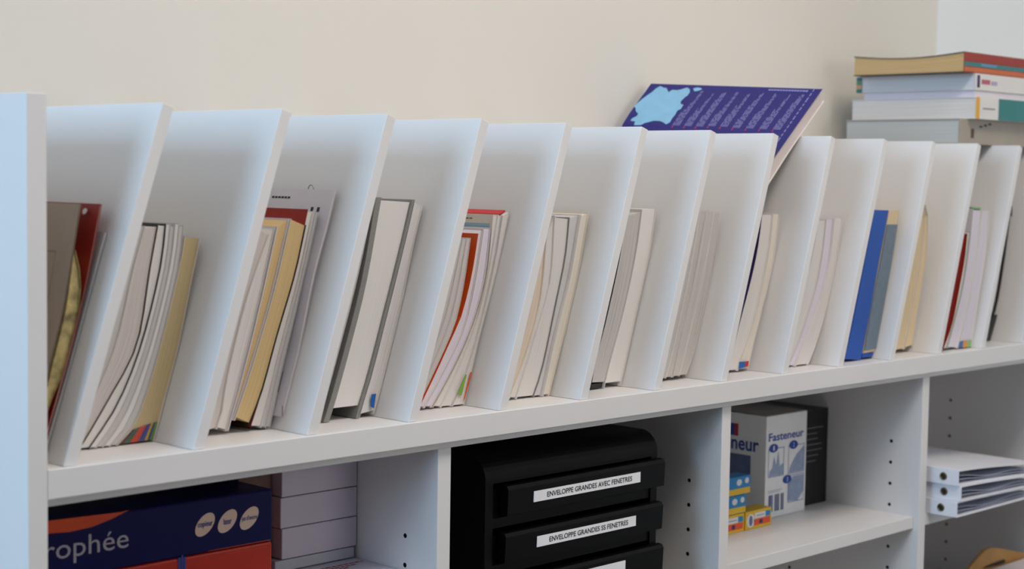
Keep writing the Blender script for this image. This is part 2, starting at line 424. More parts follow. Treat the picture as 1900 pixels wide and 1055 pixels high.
leaf('plastic_folder', 'translucent grey plastic folder flat against the first slanted divider', 'folder', .034, .22, *gap(A, B), PLASTIC, C_GREYL)

# slot 1
Y = .066
c0 = curve([(112, 840), (150, 747), (185, 640), (224, 500), (251, 420)], Y, 1)
c1 = curve([(147, 836), (199, 747), (255, 639), (279, 500), (294, 417)], Y, 1)
c2 = curve([(165, 833.5), (219, 750), (263, 640), (298, 500), (308.5, 415)], Y, 1)
c3 = curve([(216, 827), (253, 779), (292, 659), (331, 500), (342, 414)], Y, 1)
c4 = curve([(287, 819), (297, 779), (328, 659), (360, 500), (369, 460), (371, 441)], Y, 1)
book('textbook', 'greyish paperback with black cover, squeezed behind first slanted divider', 'book', Y, .2, *gap(lerpc(c0, c1, .42), c1), C_GREYL, C_BLACK, P_PINK, ct=.0002)
for k in range(2):
    leaf('magazine', 'thin grey magazine, %s of two between first slanted divider and black-covered paperback' % ('first', 'second', 'third', 'fourth')[k], 'magazine', Y, .2, *gap(lerpc(c0, c1, .21 * k), lerpc(c0, c1, .21 * (k + 1))), C_GREYL, P_GREY, 'magazines behind the first slanted divider')
book('textbook', 'cream paperback with dark back cover beside the grey magazines', 'book', Y, .2, *gap(c1, c2), C_CREAM, C_BLACK, P_WHITE, ct=.0003)
for k in range(4):
    leaf('magazine', 'thin white magazine, %s of four counted from cream paperback to tabbed beige book' % ('first', 'second', 'third', 'fourth')[k], 'magazine', Y, .2, *gap(trim(lerpc(c2, c3, k / 4), 0, .002 * (k % 2)), trim(lerpc(c2, c3, (k + 1) / 4), 0, .002 * (k % 2))), C_GREYL, P_GREY if k % 2 else P_WHITE, 'magazines leaning on the tabbed book')
cb = curve([(217, 827), (254, 779), (293, 659), (332, 500), (343, 438)], Y, 1)
tb = book('textbook', 'beige paperback with row of coloured thumb tabs along its foot', 'book', Y, .19, *gap(cb, c4), C_CREAM, C_CREAM, P_BEIGE, pt=.0008)
TABS = [(120, 40, 44), (96, 58, 60), (52, 104, 92), (70, 92, 78), (196, 66, 52), (204, 76, 54), (186, 60, 60), (50, 70, 140), (64, 84, 150), (204, 150, 60), (40, 96, 120), (104, 140, 74)]
lo_ = hit((217, 827), 1, Y); hi_ = hit((287, 819), 1, Y)
for k, cc in enumerate(TABS):
    a = lerpc(cb, c4, .02 + .96 * k / len(TABS)); b = lerpc(cb, c4, .02 + .96 * (k + .86) / len(TABS))
    def part(C, s0, s1): return trim(C, s0, sum((q - p_).length for p_, q in zip(C, C[1:])) - s1)
    mesh('thumb_tab', [(a0.x, Y + .0012, a0.y) for a0 in (part(a, .0015, .019)[0], part(b, .0015, .019)[0], part(b, .0015, .019)[-1], part(a, .0015, .019)[-1])], [[0, 1, 2, 3]], mat('tab_%d' % k, cc, .6, .05), tb)

# slot 2
Y = .0575
d0 = curve([(372, 808), (395, 720), (430, 600), (466, 470), (480, 418)], Y, 2)
d1 = curve([(402, 796), (411, 775), (423, 699), (458, 557), (500, 434)], Y, 2)
d2 = curve([(420, 800), (431, 757), (442, 718), (477, 576), (511, 421)], Y, 2)
d3 = curve([(430, 779), (463, 680), (503, 543), (535, 405)], Y, 2)
d4 = curve([(457.5, 790), (482, 727), (510.5, 623), (543.7, 509.5), (564, 417)], Y, 2)
d5 = curve([(464, 793), (485, 727), (513, 623), (546, 509), (565, 417), (571, 388)], Y, 2)
d6 = curve([(501, 794), (508, 760), (525, 680), (548, 585), (572, 481), (591, 395)], Y, 2)
book('textbook', 'pinkish-edged paperback with curled foot right behind second slanted divider', 'book', Y, .19, *gap(d0, d1), C_GREYL, C_WHITE, P_PINK)
book('textbook', 'slim white paperback beside two tan books', 'book', Y, .19, *gap(d1, d2), C_WHITE, C_WHITE, P_WHITE)
book('textbook', 'tan-edged paperback with lavender white cover, left of the plain tan book', 'book', Y - .002, .20, *gap(lerpc(d2, d3, .05), d3), C_LAV, C_LAV, P_TAN, pb=.012, ct=.0007)
book('textbook', 'thick tan-edged paperback with plain yellowed leaves', 'book', Y - .004, .20, *gap(lerpc(d3, d4, .02), d4), C_CREAM, C_BLACK, P_TAN, pb=.004, pt=.0006)
book('textbook', 'white textbook with dark red cover standing between tan book and white brochure', 'book', Y, .2, *gap(d5, lerpc(d5, d6, .55)), C_RED, C_WHITE, P_WHITE)
for k in range(2):
    leaf('magazine', ('thin white magazine touching the red-covered textbook', 'thin white magazine touching the tall brochure with wire loop')[k], 'magazine', Y, .2, *gap(lerpc(d5, d6, .55 + .225 * k), lerpc(d5, d6, .55 + .225 * (k + 1))), C_GREYL, P_GREY, 'magazines beside the red-covered textbook')
YB = .046
B = curve([(531, 772), (561, 628), (585, 509), (609, 420), (625, 352)], YB, 2, gr=.0006); A = shift(B, -.0027)
br = leaf('brochure', 'tall white brochure with dark header print and a wire loop on top', 'brochure', YB, .215, *gap(A, B), C_LAV, C_WHITE)
for f0, y0, y1 in ((.955, .115, .20),):
    for k in range(16):
        yy = y0 + (y1 - y0) * k / 16
        if k in (6, 9): continue
        strip_on_cover('printed_header', A, yy, yy + .0042, f0, f0 + .009, INK, br, 2)
for f, m_ in ((.90, INK), (.862, INK), (.82, INKB), (.775, INK)):
    strip_on_cover('printed_icon', A, YB + .017, YB + .021, f, f + .02, m_, br, 2)
strip_on_cover('printed_icon', A, YB + .027, YB + .031, .90, .92, INK, br, 2)
strip_on_cover('vertical_print', A, YB + .014, YB + .0155, .10, .19, C_GREY, br, 3)
pt_ = hit((587, 349), 1, YB + .04)
def torus(name, c, R, r, m, parent, ax='Y', n=20, k=8, a0=0, a1=2 * math.pi):
    V = []; Fc = []; closed = abs(a1 - a0 - 2 * math.pi) < 1e-6; nn = n if closed else n + 1
    for i in range(nn):
        a = a0 + (a1 - a0) * i / n
        for j in range(k):
            b = 2 * math.pi * j / k; rr = R + r * math.cos(b)
            q = Vector((rr * math.cos(a), r * math.sin(b), rr * math.sin(a)))
            if ax == 'X': q = Vector((q.y, q.x, q.z))
            V.append(Vector(c) + q)
    for i in range(n if closed else n):
        for j in range(k):
            i2 = (i + 1) % nn; Fc.append([i * k + j, i * k + (j + 1) % k, i2 * k + (j + 1) % k, i2 * k + j])
    return mesh(name, V, Fc, m, parent, smooth=True)
STEEL = mat('steel_wire', (150, 150, 150), .3, .05, 30, .5, metal=1)
torus('wire_loop', ((A[-1].x + B[-1].x) / 2, YB + .04, B[-1].y), .0042, .0005, STEEL, br, 'X')
box('corner_tab', (B[0].x - .002, B[0].x - .0012, YB - .001, YB - .0002, B[0].y + .001, B[0].y + .011), C_GREY, br)

# slot 3
Y = .056
e0 = curve([(574, 786), (590, 735), (614, 650), (649, 520), (678, 397)], Y, 3)
e1 = curve([(595, 784), (601, 756), (629, 652), (662, 524), (689, 398)], Y, 3)
e2 = curve([(600, 784), (609, 756), (638, 652), (670, 524), (698, 366)], Y, 3)
e3 = curve([(664.5, 778), (672, 750), (689, 694), (717, 585), (750, 453), (769, 370)], Y, 3)
e4 = curve([(694, 768), (714, 694), (743, 576), (766, 462), (785, 380)], Y, 3)
leaf('document_folder', 'thin light grey document folder squeezed beside the thick grey hardcover', 'folder', Y, .21, *gap(e0, e1), C_GREYL, C_WHITE)
hb = book('hardcover_book', 'thick white-leaved hardcover book in grey cloth boards', 'book', Y, .21, *gap(e2, e3), C_GREY, C_GREY, pages('leaf_edges_clean', (230, 229, 227), .03), ct=.0032, pb=.014, pt=.003, rec=.003, ctl=.0072)
wb = book('textbook', 'white paperback with small blue tag, beside the thick grey hardcover', 'book', Y, .2, *gap(lerpc(e3, e4, .06), e4), C_GREYL, C_WHITE, P_WHITE, pb=.004)
tg = [hit(q, 1, Y - .0012) for q in ((688, 754), (694, 757), (698, 730), (690, 731))]
mesh('blue_tag', [tuple(q) for q in tg] + [(q.x, q.y + .0005, q.z) for q in tg], [[0, 1, 2, 3], [7, 6, 5, 4], [0, 1, 5, 4], [1, 2, 6, 5], [2, 3, 7, 6], [3, 0, 4, 7]], BLUE_TAG, wb)

# slot 4
Y = .0575
g0 = curve([(752, 768), (776, 700), (812, 600), (832, 524), (852, 441)], Y, 4)
g1 = curve([(774, 757), (806, 690), (834, 628), (848, 590), (862, 524), (874, 441)], Y, 4)
g2 = curve([(777, 757), (809, 690), (837, 628), (856, 585), (875, 509), (887, 433)], Y, 4)
g3 = curve([(787, 757), (823, 689), (861, 609), (882, 519), (897, 424)], Y, 4)
g4 = curve([(800, 756), (837, 689), (873, 609), (899, 519), (911, 422)], Y, 4)
g5 = curve([(836, 755), (866, 685), (894, 585), (918, 476), (930, 400)], Y, 4)
g6 = curve([(859, 751), (873, 689), (889.5, 618), (918, 509.5), (943, 392)], Y, 4)
for k in range(3):
    leaf('magazine', 'greyish-pink magazine, %s of three from fourth slanted divider to orange-covered book' % ('first', 'second', 'third', 'fourth')[k], 'magazine', Y, .19, *gap(lerpc(g0, g1, k / 3), lerpc(g0, g1, (k + 1) / 3)), C_GREYL, P_PINK, 'magazines behind the orange-covered book')
book('textbook', 'slim white paperback with bright orange cover', 'book', Y, .2, *gap(g2, g3), C_ORANGE, C_WHITE, P_LAV)
book('textbook', 'lavender-white paperback right of the orange-covered book', 'book', Y, .2, *gap(lerpc(g3, g4, .05), g4), C_LAV, C_LAV, P_LAV)
gtop = curve([(818, 756), (850, 688), (884, 600), (909, 497), (925, 398)], Y, 4)
gw = curve([(803, 756), (840, 689), (876, 609), (902, 519), (915, 398)], Y, 4)
cvr = book('workbook', 'white workbook with pale blue band and header print across its cover', 'book', Y, .2, *gap(gw, gtop), C_CREAM, C_WHITE, P_WHITE)
Aw = gw
Aw = shift(Aw, G)
strip_on_cover('pale_blue_band', Aw, Y + .004, .25, .935, .957, mat('print_pale_blue', (150, 190, 204), .5, .03), cvr, 2)
for k in range(18):
    strip_on_cover('header_print', Aw, .09 + k * .0062, .09 + k * .0062 + .0048, .975, .982, C_GREY, cvr, 2)
leaf('document_folder', 'white folder with dark edge line between workbook and red-lipped folder', 'folder', Y, .2, *gap(gtop, g5), C_WHITE, P_WHITE)
rl = leaf('document_folder', 'white folder with red top lip and orange strip at its foot', 'folder', Y - .002, .212, *gap(lerpc(g5, g6, .06), g6), C_WHITE, P_WHITE)
n6 = len(g6)
prism_y('red_lip', [(lerpc(g5, g6, .12)[-1].x, lerpc(g5, g6, .12)[-1].y + .0001), (g6[-1].x - .001, g6[-1].y + .0001), (g6[-1].x - .001, g6[-1].y + .0013), (lerpc(g5, g6, .12)[-1].x, lerpc(g5, g6, .12)[-1].y + .0013)], Y + .004, Y + .2, C_RED2, rl)
def wedge(name, q, y, m, parent, th=.0004):
    P = [hit(a, 1, y) for a in q]; k = len(P)
    return mesh(name, [tuple(a) for a in P] + [(a.x, a.y + th, a.z) for a in P], [list(range(k)), list(range(2 * k - 1, k - 1, -1))] + [[i, (i + 1) % k, k + (i + 1) % k, k + i] for i in range(k)], m, parent)
wedge('green_corner', [(849, 731), (857, 733), (866, 695), (864, 694)], Y - .003, mat('print_green', (120, 168, 60), .5, .04), rl)
wedge('orange_strip', [(860, 744), (863, 738), (876, 690), (873.5, 690)], Y - .003, C_ORANGE, rl)

# slot 5
Y = .053
h0 = curve([(915, 750), (940, 680), (968, 600), (985, 520), (1000, 438)], Y, 5)
h1 = curve([(945, 740), (975, 661), (1003, 557), (1015, 438)], Y, 5)
h2 = curve([(958, 740), (994, 623), (1022, 519), (1030, 400)], Y, 5)
h3 = curve([(990, 737), (1008, 680), (1032, 566), (1050, 476), (1057, 403)], Y, 5)
h4 = curve([(1003, 735), (1027, 623), (1053, 519), (1074, 398)], Y, 5)
h5 = curve([(1014, 734), (1036, 647), (1065, 528), (1088, 394)], Y, 5)
book('textbook', 'peach-tinted paperback with bowed leaves behind fifth slanted divider', 'book', Y, .19, *gap(h0, h1), C_CREAM, C_CREAM, pages('leaf_edges_peach', (226, 211, 196), .08))
book('textbook', 'bowed off-white paperback touching the peach-tinted one', 'book', Y, .2, *gap(h1, h2), C_WHITE, C_WHITE, P_WHITE, ct=.0005)
book('textbook', 'thicker bowed off-white paperback with rounded top corner', 'book', Y, .2, *gap(h2, h3), C_WHITE, C_GREY, P_WHITE, ct=.0005)
leaf('booklet', 'slim pale grey booklet between bowed paperbacks and the cream one', 'book', Y, .2, *gap(h3, h4), C_GREYL, C_GREYL)
book('textbook', 'slim cream paperback flat against the sixth slanted divider', 'book', Y - .004, .21, *gap(h4, h5), C_WHITE, C_CREAM, P_CREAM)

# slot 6
Y = .0535
i0 = curve([(1096, 722), (1105.5, 666), (1122.5, 602), (1147, 492), (1164, 395)], Y, 6)
i1 = curve([(1121, 721), (1132, 674), (1158.5, 575), (1181, 469), (1192, 388)], Y, 6)
i2 = curve([(1153, 716), (1170, 639.5), (1189, 552), (1208, 465), (1219, 387)], Y, 6)
bkf = book('textbook', 'grey-leaved textbook with black cover beside a thick white book', 'book', Y, .2, *gap(i0, i1), C_BLACK, C_GREYL, P_GREY, pb=.008, pt=.004)
pa_, pb2 = trim(i0, .0002, 0)[0], trim(i1, .0002, 0)[0]
prism_y('black_foot', [(pa_.x + .0012, .0012), (pb2.x - .0014, .0012), (pb2.x + .0004, .0070), (pa_.x + .0030, .0070)], Y + .003, Y + .19, C_BLACK, bkf)
book('textbook', 'thick plain white book leaning with the black-covered textbook', 'book', Y + .001, .2, *gap(lerpc(i1, i2, .03), i2), C_WHITE, C_WHITE, pages('leaf_edges_clean', (230, 229, 227), .03), pb=.006, pt=.0005)

# slot 7
Y = .052
j0 = curve([(1222, 706), (1246, 620), (1272, 510), (1296, 390)], Y, 7)
jr = [curve([(1236, 702), (1252, 639), (1277, 522), (1300, 391)], Y, 7), curve([(1248, 700), (1261, 639), (1287, 522), (1311, 390)], Y, 7), curve([(1261, 698), (1276, 639), (1303, 522), (1326, 391)], Y, 7), curve([(1275, 696), (1287, 662), (1303, 598), (1322, 499), (1339, 393)], Y, 7)]
pv = j0
for k in range(4):
    leaf('magazine', 'grey-edged magazine, %s of four after the seventh slanted divider' % ('first', 'second', 'third', 'fourth')[k], 'magazine', Y + .0012 * (k % 2), .2, *gap(pv, jr[k], .0008), C_WHITE, P_GREY, 'four grey-edged magazines'); pv = jr[k]

# slot 8
Y = .053
k0 = curve([(1351, 690), (1369, 612), (1394, 516), (1406.6, 455), (1414, 396)], Y, 8)
k1 = curve([(1368, 688), (1379, 650), (1394, 610), (1412, 542), (1428, 455), (1434, 396)], Y, 8)
k2 = curve([(1388, 686), (1401, 628), (1419, 556), (1437, 477), (1447, 395)], Y, 8)
book('textbook', 'off-white textbook with dark purple cover below the leaning blue book', 'book', Y, .19, *gap(k0, k1), C_PURPLE, C_WHITE, P_WHITE)
o = book('textbook', 'off-white paperback with blue and red bits at its foot', 'book', Y, .19, *gap(lerpc(k1, k2, .05), k2), C_WHITE, C_WHITE, P_CREAM)
wedge('blue_foot', [(1371, 684), (1382, 681), (1384, 670), (1372, 671)], Y - .0006, BLUE_TAG, o)
wedge('red_foot', [(1382, 681), (1388, 679), (1390, 669), (1384, 670)], Y - .0006, C_RED2, o)

# slot 9
Y = .042
l0 = curve([(1440, 690), (1466, 620), (1490, 540), (1508, 470), (1519, 408)], Y, 9)
l1 = curve([(1463, 680), (1485, 628), (1512, 545), (1526, 478), (1534, 407)], Y, 9)
l2 = curve([(1474, 680), (1494, 628), (1518, 563), (1538, 484), (1547, 405)], Y, 9)
l3 = curve([(1497, 678.5), (1509, 646), (1527, 588.5), (1549, 491), (1561.5, 403)], Y, 9)
sp = book('exercise_book', 'pale grey wire-bound exercise book behind the ninth slanted divider', 'book', Y, .2, *gap(l0, l1), C_GREYL, C_GREYL, P_WHITE)
for k in range(3):
    torus('wire_ring', ((l0[-1].x + l1[-1].x) / 2, Y + .02 + .012 * k, l1[-1].y - .001), .004, .0004, STEEL, sp, 'Y', 16, 6)
book('textbook', 'lavender-edged slim paperback right of the wire-bound exercise book', 'book', Y, .2, *gap(l1, l2), C_LAV, C_LAV, P_LAV)
book('textbook', 'off-white paperback leaning on the tenth slanted divider', 'book', Y - .002, .2, *gap(l2, l3), C_WHITE, C_WHITE, P_WHITE)

# slot 10
Y = .0295
m0 = curve([(1567, 666), (1580, 610), (1600, 510), (1618, 415), (1621, 389)], Y, 10)
m1 = curve([(1597, 668), (1612, 590), (1630, 490), (1649, 390)], Y, 10)
YC = .0225
m2 = curve([(1601, 664), (1616, 570), (1634, 480), (1650, 390)], YC + .007, 10)
m3 = curve([(1622, 660), (1639, 570), (1655, 480), (1669, 390)], YC + .007, 10)
r = root('box_file', 'bright blue cardboard box file next to a blue-grey cloth volume', 'file', (m0[0].x, Y + .11, min(m0[0].y, m1[0].y)))
a, b = gap(m0, m1)
slab('body', a, b, Y, Y + .23, C_BLUE, r)
slab('label_edge', shift(m0, -.0035), shift(m0, -.0001), Y + .01, Y + .22, C_CREAM, r)
r = root('cloth_volume', 'blue-grey cloth volume with cream ends and a blue foot', 'book', (m2[0].x, YC + .11, min(m2[0].y, m3[0].y)))
a, b = gap(m2, m3, .0006); Ltot = sum((q - p_).length for p_, q in zip(a, a[1:]))
slab('pages', trim(a, .007, .0), trim(b, .007, .0), YC + .0075, YC + .2, P_CREAM2, r)
slab('cloth_strip', trim(a, .011, .021), trim(b, .011, .021), YC + .006, YC + .0073, C_GB, r)
slab('foot', trim(a, 0, Ltot - .0068), trim(b, 0, Ltot - .0068), YC + .009, YC + .2, C_BLUE, r)

# slot 11
Y = .045
n0 = curve([(1661, 652), (1676, 560), (1694, 470), (1706, 400), (1711, 384)], Y, 11)
n1 = curve([(1677, 648), (1690, 580), (1708, 480), (1717, 400), (1716, 378)], Y, 11)
n2 = curve([(1694, 642), (1700, 592), (1711, 527), (1720, 466), (1722, 400), (1717, 379)], Y, 11)
book('textbook', 'yellowed cream paperback with bowed leaves, slimmer of the pair after blue box file', 'book', Y, .19, *gap(n0, n1), C_CREAM, C_CREAM, P_CREAM2)
book('textbook', 'cream paperback with rounded top corner beside a yellowed one', 'book', Y, .19, *gap(lerpc(n1, n2, .1), n2), C_CREAM, C_CREAM, pages('leaf_edges_palecream', (228, 208, 176), .06))

# slot 12
Y = .0195
o0 = curve([(1742, 655), (1756, 600), (1772, 520), (1780, 480), (1788, 432)], Y, 12)
o1 = curve([(1750, 648), (1767, 600), (1781, 530), (1790, 480), (1795, 433)], Y, 12)
o2 = curve([(1756, 646), (1772, 590), (1788, 520), (1800, 430)], Y, 12)
o2b = curve([(1758, 646), (1774, 590), (1790, 520), (1801, 440), (1806, 387)], Y, 12)
o3 = curve([(1776, 646), (1790, 590), (1806, 510), (1817, 440), (1822, 388)], Y, 12)
o4_ = curve([(1803, 644), (1815, 560), (1828, 480), (1833, 430), (1836, 389)], Y, 12)
book('textbook', 'slim dark red book beside white workbooks with green lip', 'book', Y, .19, *gap(o0, o1), C_RED, C_RED, pages('leaf_edges_dark_red', (132, 24, 20), .1))
leaf('booklet', 'thin booklet with greenish edge beside the slim dark red book', 'book', Y, .19, *gap(o1, o2), mat('cover_grey_green', (150, 168, 150), .5, .03), P_WHITE)
ob = book('workbook', 'white workbook with pale green top lip', 'book', Y, .2, *gap(o2b, o3), C_LAV, C_WHITE, P_LAV)
prism_y('green_lip', [(o2b[-1].x, o2b[-1].y + .0004), (o3[-1].x, o3[-1].y + .0004), (o3[-1].x, o3[-1].y + .0026), (o2b[-1].x, o2b[-1].y + .0026)], Y + .002, Y + .19, mat('print_light_green', (112, 186, 112), .5, .03), ob)
ob = book('workbook', 'white workbook with blue, orange and green marks at its foot', 'book', Y, .2, *gap(lerpc(o3, o4_, .04), o4_), C_WHITE, C_WHITE, P_LAV)
for k, cc in enumerate(((70, 110, 170), (222, 150, 80), (140, 190, 110))):
    x_ = 1779 + 7.5 * k
    wedge('printed_mark', [(x_, 645 - k * .5), (x_ + 7, 644.5 - k * .5), (x_ + 9, 632 - k), (x_ + 2, 633 - k)], Y - .0006, mat('mark_%d' % k, cc, .6, .03), ob)

# slot 13
Y = .054
q1 = curve([(1826, 634), (1848, 570), (1862, 491), (1874, 402)], Y, 13)
q2 = curve([(1836, 632), (1853, 570), (1867, 491), (1880, 402)], Y, 13)
rp = leaf('report', 'clear-covered report with black slide binder, last in the row', 'report', Y + .004, .2, *gap(shift(q1, -.005), shift(q1, .001)), PLASTIC, C_WHITE)
Lq = sum((q - p_).length for p_, q in zip(q1, q1[1:]))
slab('slide_binder', shift(q1, -.0012), shift(q1, .0016), Y, Y + .0038, C_BLACK, rp)
slab('binder_foot', trim(shift(q1, .0018), 0, Lq - .05), trim(shift(q2, .002), 0, Lq - .05), Y, Y + .01, C_BLACK, rp)
tp = hit((1876, 398), 1, Y)
box('top_clip', (tp.x - .004, tp.x + .004, Y, Y + .004, tp.z - .003, tp.z + .014), C_BLACK, rp, .0005)

# ------------------------------------------------------------------ blue book wedged between two dividers
NAVY = mat('cover_navy', (34, 31, 112), .4, .03)
bb_ = root('atlas', 'navy blue paperback with pale blue map, propped slantwise over the dividers', 'book', (1.25, .16, .19))
FE = resample([(1.1925, .2125), (1.2726, .2851), (1.3795, .3795)], 14)
BE = resample([(1.199, .207), (1.222, .283), (1.2405, .3285), (1.302, .3898)], 14)
NT = 8; YF0, YB0 = .047, .288
def patch(s, t):
    """s 0..1 up, t 0..1 front to back"""
    def ev(C):
        k = s * (len(C) - 1); i = max(0, min(len(C) - 2, int(k))); return C[i].lerp(C[i + 1], k - i)
    a = ev(FE); b = ev(BE); p_ = a.lerp(b, t); return Vector((p_.x, YF0 + (YB0 - YF0) * t, p_.y))
def pnorm(s, t):
    e = .02; ds = patch(min(1, s + e), t) - patch(max(0, s - e), t); dt = patch(s, min(1, t + e)) - patch(s, max(0, t - e))
    n = dt.cross(ds).normalized(); return n if n.x < 0 else -n
def sheet(name, d0, d1, s0, s1, t0, t1, m, parent, ns=14, nt=NT, fan=0.0):
    V = []; Fc = []; U = []
    for k in range(ns):
        s = s0 + (s1 - s0) * k / (ns - 1)
        for j in range(nt):
            t = t0 + (t1 - t0) * j / (nt - 1); P_ = patch(s, t); n = pnorm(s, t); g = 1 + fan * (1 - s)
            V += [P_ - n * d0 * g, P_ - n * d1 * g]; U += [(0, s * .27), (d1 - d0, s * .27)]
    I = lambda k, j, q: (k * nt + j) * 2 + q
    for k in range(ns - 1):
        for j in range(nt - 1):
            Fc += [[I(k, j, 0), I(k + 1, j, 0), I(k + 1, j + 1, 0), I(k, j + 1, 0)], [I(k, j, 1), I(k, j + 1, 1), I(k + 1, j + 1, 1), I(k + 1, j, 1)]]
        for j in (0, nt - 1): Fc.append([I(k, j, 0), I(k, j, 1), I(k + 1, j, 1), I(k + 1, j, 0)])
    for k in (0, ns - 1):
        for j in range(nt - 1): Fc.append([I(k, j, 0), I(k, j + 1, 0), I(k, j + 1, 1), I(k, j, 1)])
    return mesh(name, V, Fc, m, parent, uvs=U, smooth=False)
sheet('front_cover', 0, .0006, 0, 1, 0, 1, NAVY, bb_)
sheet('pages', .0007, .0210, .01, .985, .008, .99, pages('leaf_edges_rose', (226, 214, 212), .04), bb_)
sheet('back_cover', .0211, .0217, 0, 1, 0, 1, C_WHITE, bb_)
sheet('spine', .0007, .0210, 0, 1, .992, 1, NAVY, bb_, nt=2)
def inv(px):
    s, t = .7, .5
    for _ in range(12):
        f0 = proj(patch(s, t)); e = 1e-3
        fs = proj(patch(s + e, t)); ft = proj(patch(s, t + e))
        a, b, c, d = (fs[0] - f0[0]) / e, (ft[0] - f0[0]) / e, (fs[1] - f0[1]) / e, (ft[1] - f0[1]) / e
        det = a * d - b * c; rx, ry = px[0] - f0[0], px[1] - f0[1]
        s += (d * rx - b * ry) / det; t += (-c * rx + a * ry) / det
        s = max(0, min(.998, s)); t = max(0.001, min(.999, t))
    return s, t
def on_patch(st, off=.0003): return patch(*st) + pnorm(*st) * off
PALE = mat('print_map_pale_blue', (134, 186, 216), .4, .05, 60)
def zz(x, y): return (1130 + x / 4.419, 140 + y / 4.419)
MAP = [(420, 88), (450, 102), (472, 104), (488, 138), (520, 118), (560, 122), (600, 112), (640, 100), (662, 112), (664, 138), (645, 165), (620, 182), (588, 215), (590, 236), (612, 240), (590, 275), (560, 290), (545, 320), (520, 350), (500, 385), (468, 402), (450, 388), (420, 375), (370, 372), (330, 382), (290, 392), (262, 408), (205, 408), (215, 378), (175, 372), (190, 352), (225, 340), (240, 315), (220, 295), (218, 266), (190, 256), (200, 232), (240, 222), (275, 192), (310, 166), (350, 140), (385, 108)]
def fanpoly(name, pts, m, parent, off=.0004):
    st = [inv(zz(*q)) for q in pts]; cs = (sum(a for a, _ in st) / len(st), sum(b for _, b in st) / len(st))
    # rings so the print follows the curved cover
    V = []; Fc = []; R = 5; n = len(st)
    for k in range(1, R + 1):
        f = k / R
        for a, b in st: V.append(on_patch((cs[0] + (a - cs[0]) * f, cs[1] + (b - cs[1]) * f), off))
    V.append(on_patch(cs, off)); c = len(V) - 1
    for i in range(n):
        Fc.append([c, i, (i + 1) % n])
        for k in range(R - 1): Fc.append([k * n + i, (k + 1) * n + i, (k + 1) * n + (i + 1) % n, k * n + (i + 1) % n])
    return mesh(name, V, Fc, m, parent)
fanpoly('printed_map', MAP, PALE, bb_)
fanpoly('printed_island', [(690, 108), (720, 100), (755, 104), (764, 114), (735, 126), (700, 132)], PALE, bb_)
PRINT = mat('print_white_text', (142, 140, 192), .5, .03); PRED = mat('print_red_number', (190, 40, 70), .5, .03)
def lines_on_patch(name, segs, m, parent, wt, off=.0004):
    V = []; Fc = []
    for s0, s1, t in segs:
        n = max(2, int((s1 - s0) / .05) + 2); b = len(V)
        for k in range(n):
            s = s0 + (s1 - s0) * k / (n - 1); V += [on_patch((s, t), off), on_patch((s, t - wt), off)]
        for k in range(n - 1): Fc.append([b + 2 * k, b + 2 * k + 1, b + 2 * k + 3, b + 2 * k + 2])
    return mesh(name, V, Fc, m, parent)
cols = [(515, 420), (610, 425), (705, 428), (805, 425), (905, 430), (1005, 440), (1115, 445), (1225, 450), (1335, 455)]
for j, q in enumerate(cols):
    s0, t0 = inv(zz(*q)); segs = []
    for i in range(5):
        ln_ = [[.13, .16, .22, .44, .36], [.12, .20, .18, .30, .42], [.10, .24, .30, .48, .38]][j % 3][i] * (1, .86, 1.05, .92)[j % 4]
        a = s0 + .012
        while a < min(.93, s0 + ln_):
            b = min(s0 + ln_, .945, a + random.uniform(.02, .06)); segs.append((a, b, t0 - i * .0088)); a = b + .008
    lines_on_patch('printed_column', segs, PRINT, bb_, .0038)
    lines_on_patch('printed_number', [(s0 - .008, s0 + .006, t0)], PRED, bb_, .008)
s0, t0 = inv(zz(1690, 130)); segs = []; a = .35
while a < s0:
    b = a + random.uniform(.015, .045); segs.append((a, b, .045)); a = b + .012
lines_on_patch('printed_line', segs, PRINT, bb_, .006)
s0, t0 = inv(zz(1305, 124)); s1, t1 = inv(zz(1635, 130))
V = []; Fc = []
for k in range(14):
    t = t0 + (t1 - t0) * k / 14; b = len(V); dt = (t1 - t0) / 17
    for st in ((s0, t), (s0, t + dt), (s0 + .012, t + dt), (s0 + .012, t)): V.append(on_patch(st, .0004))
    Fc.append([b, b + 1, b + 2, b + 3])
mesh('printed_line', V, Fc, PRINT, bb_)

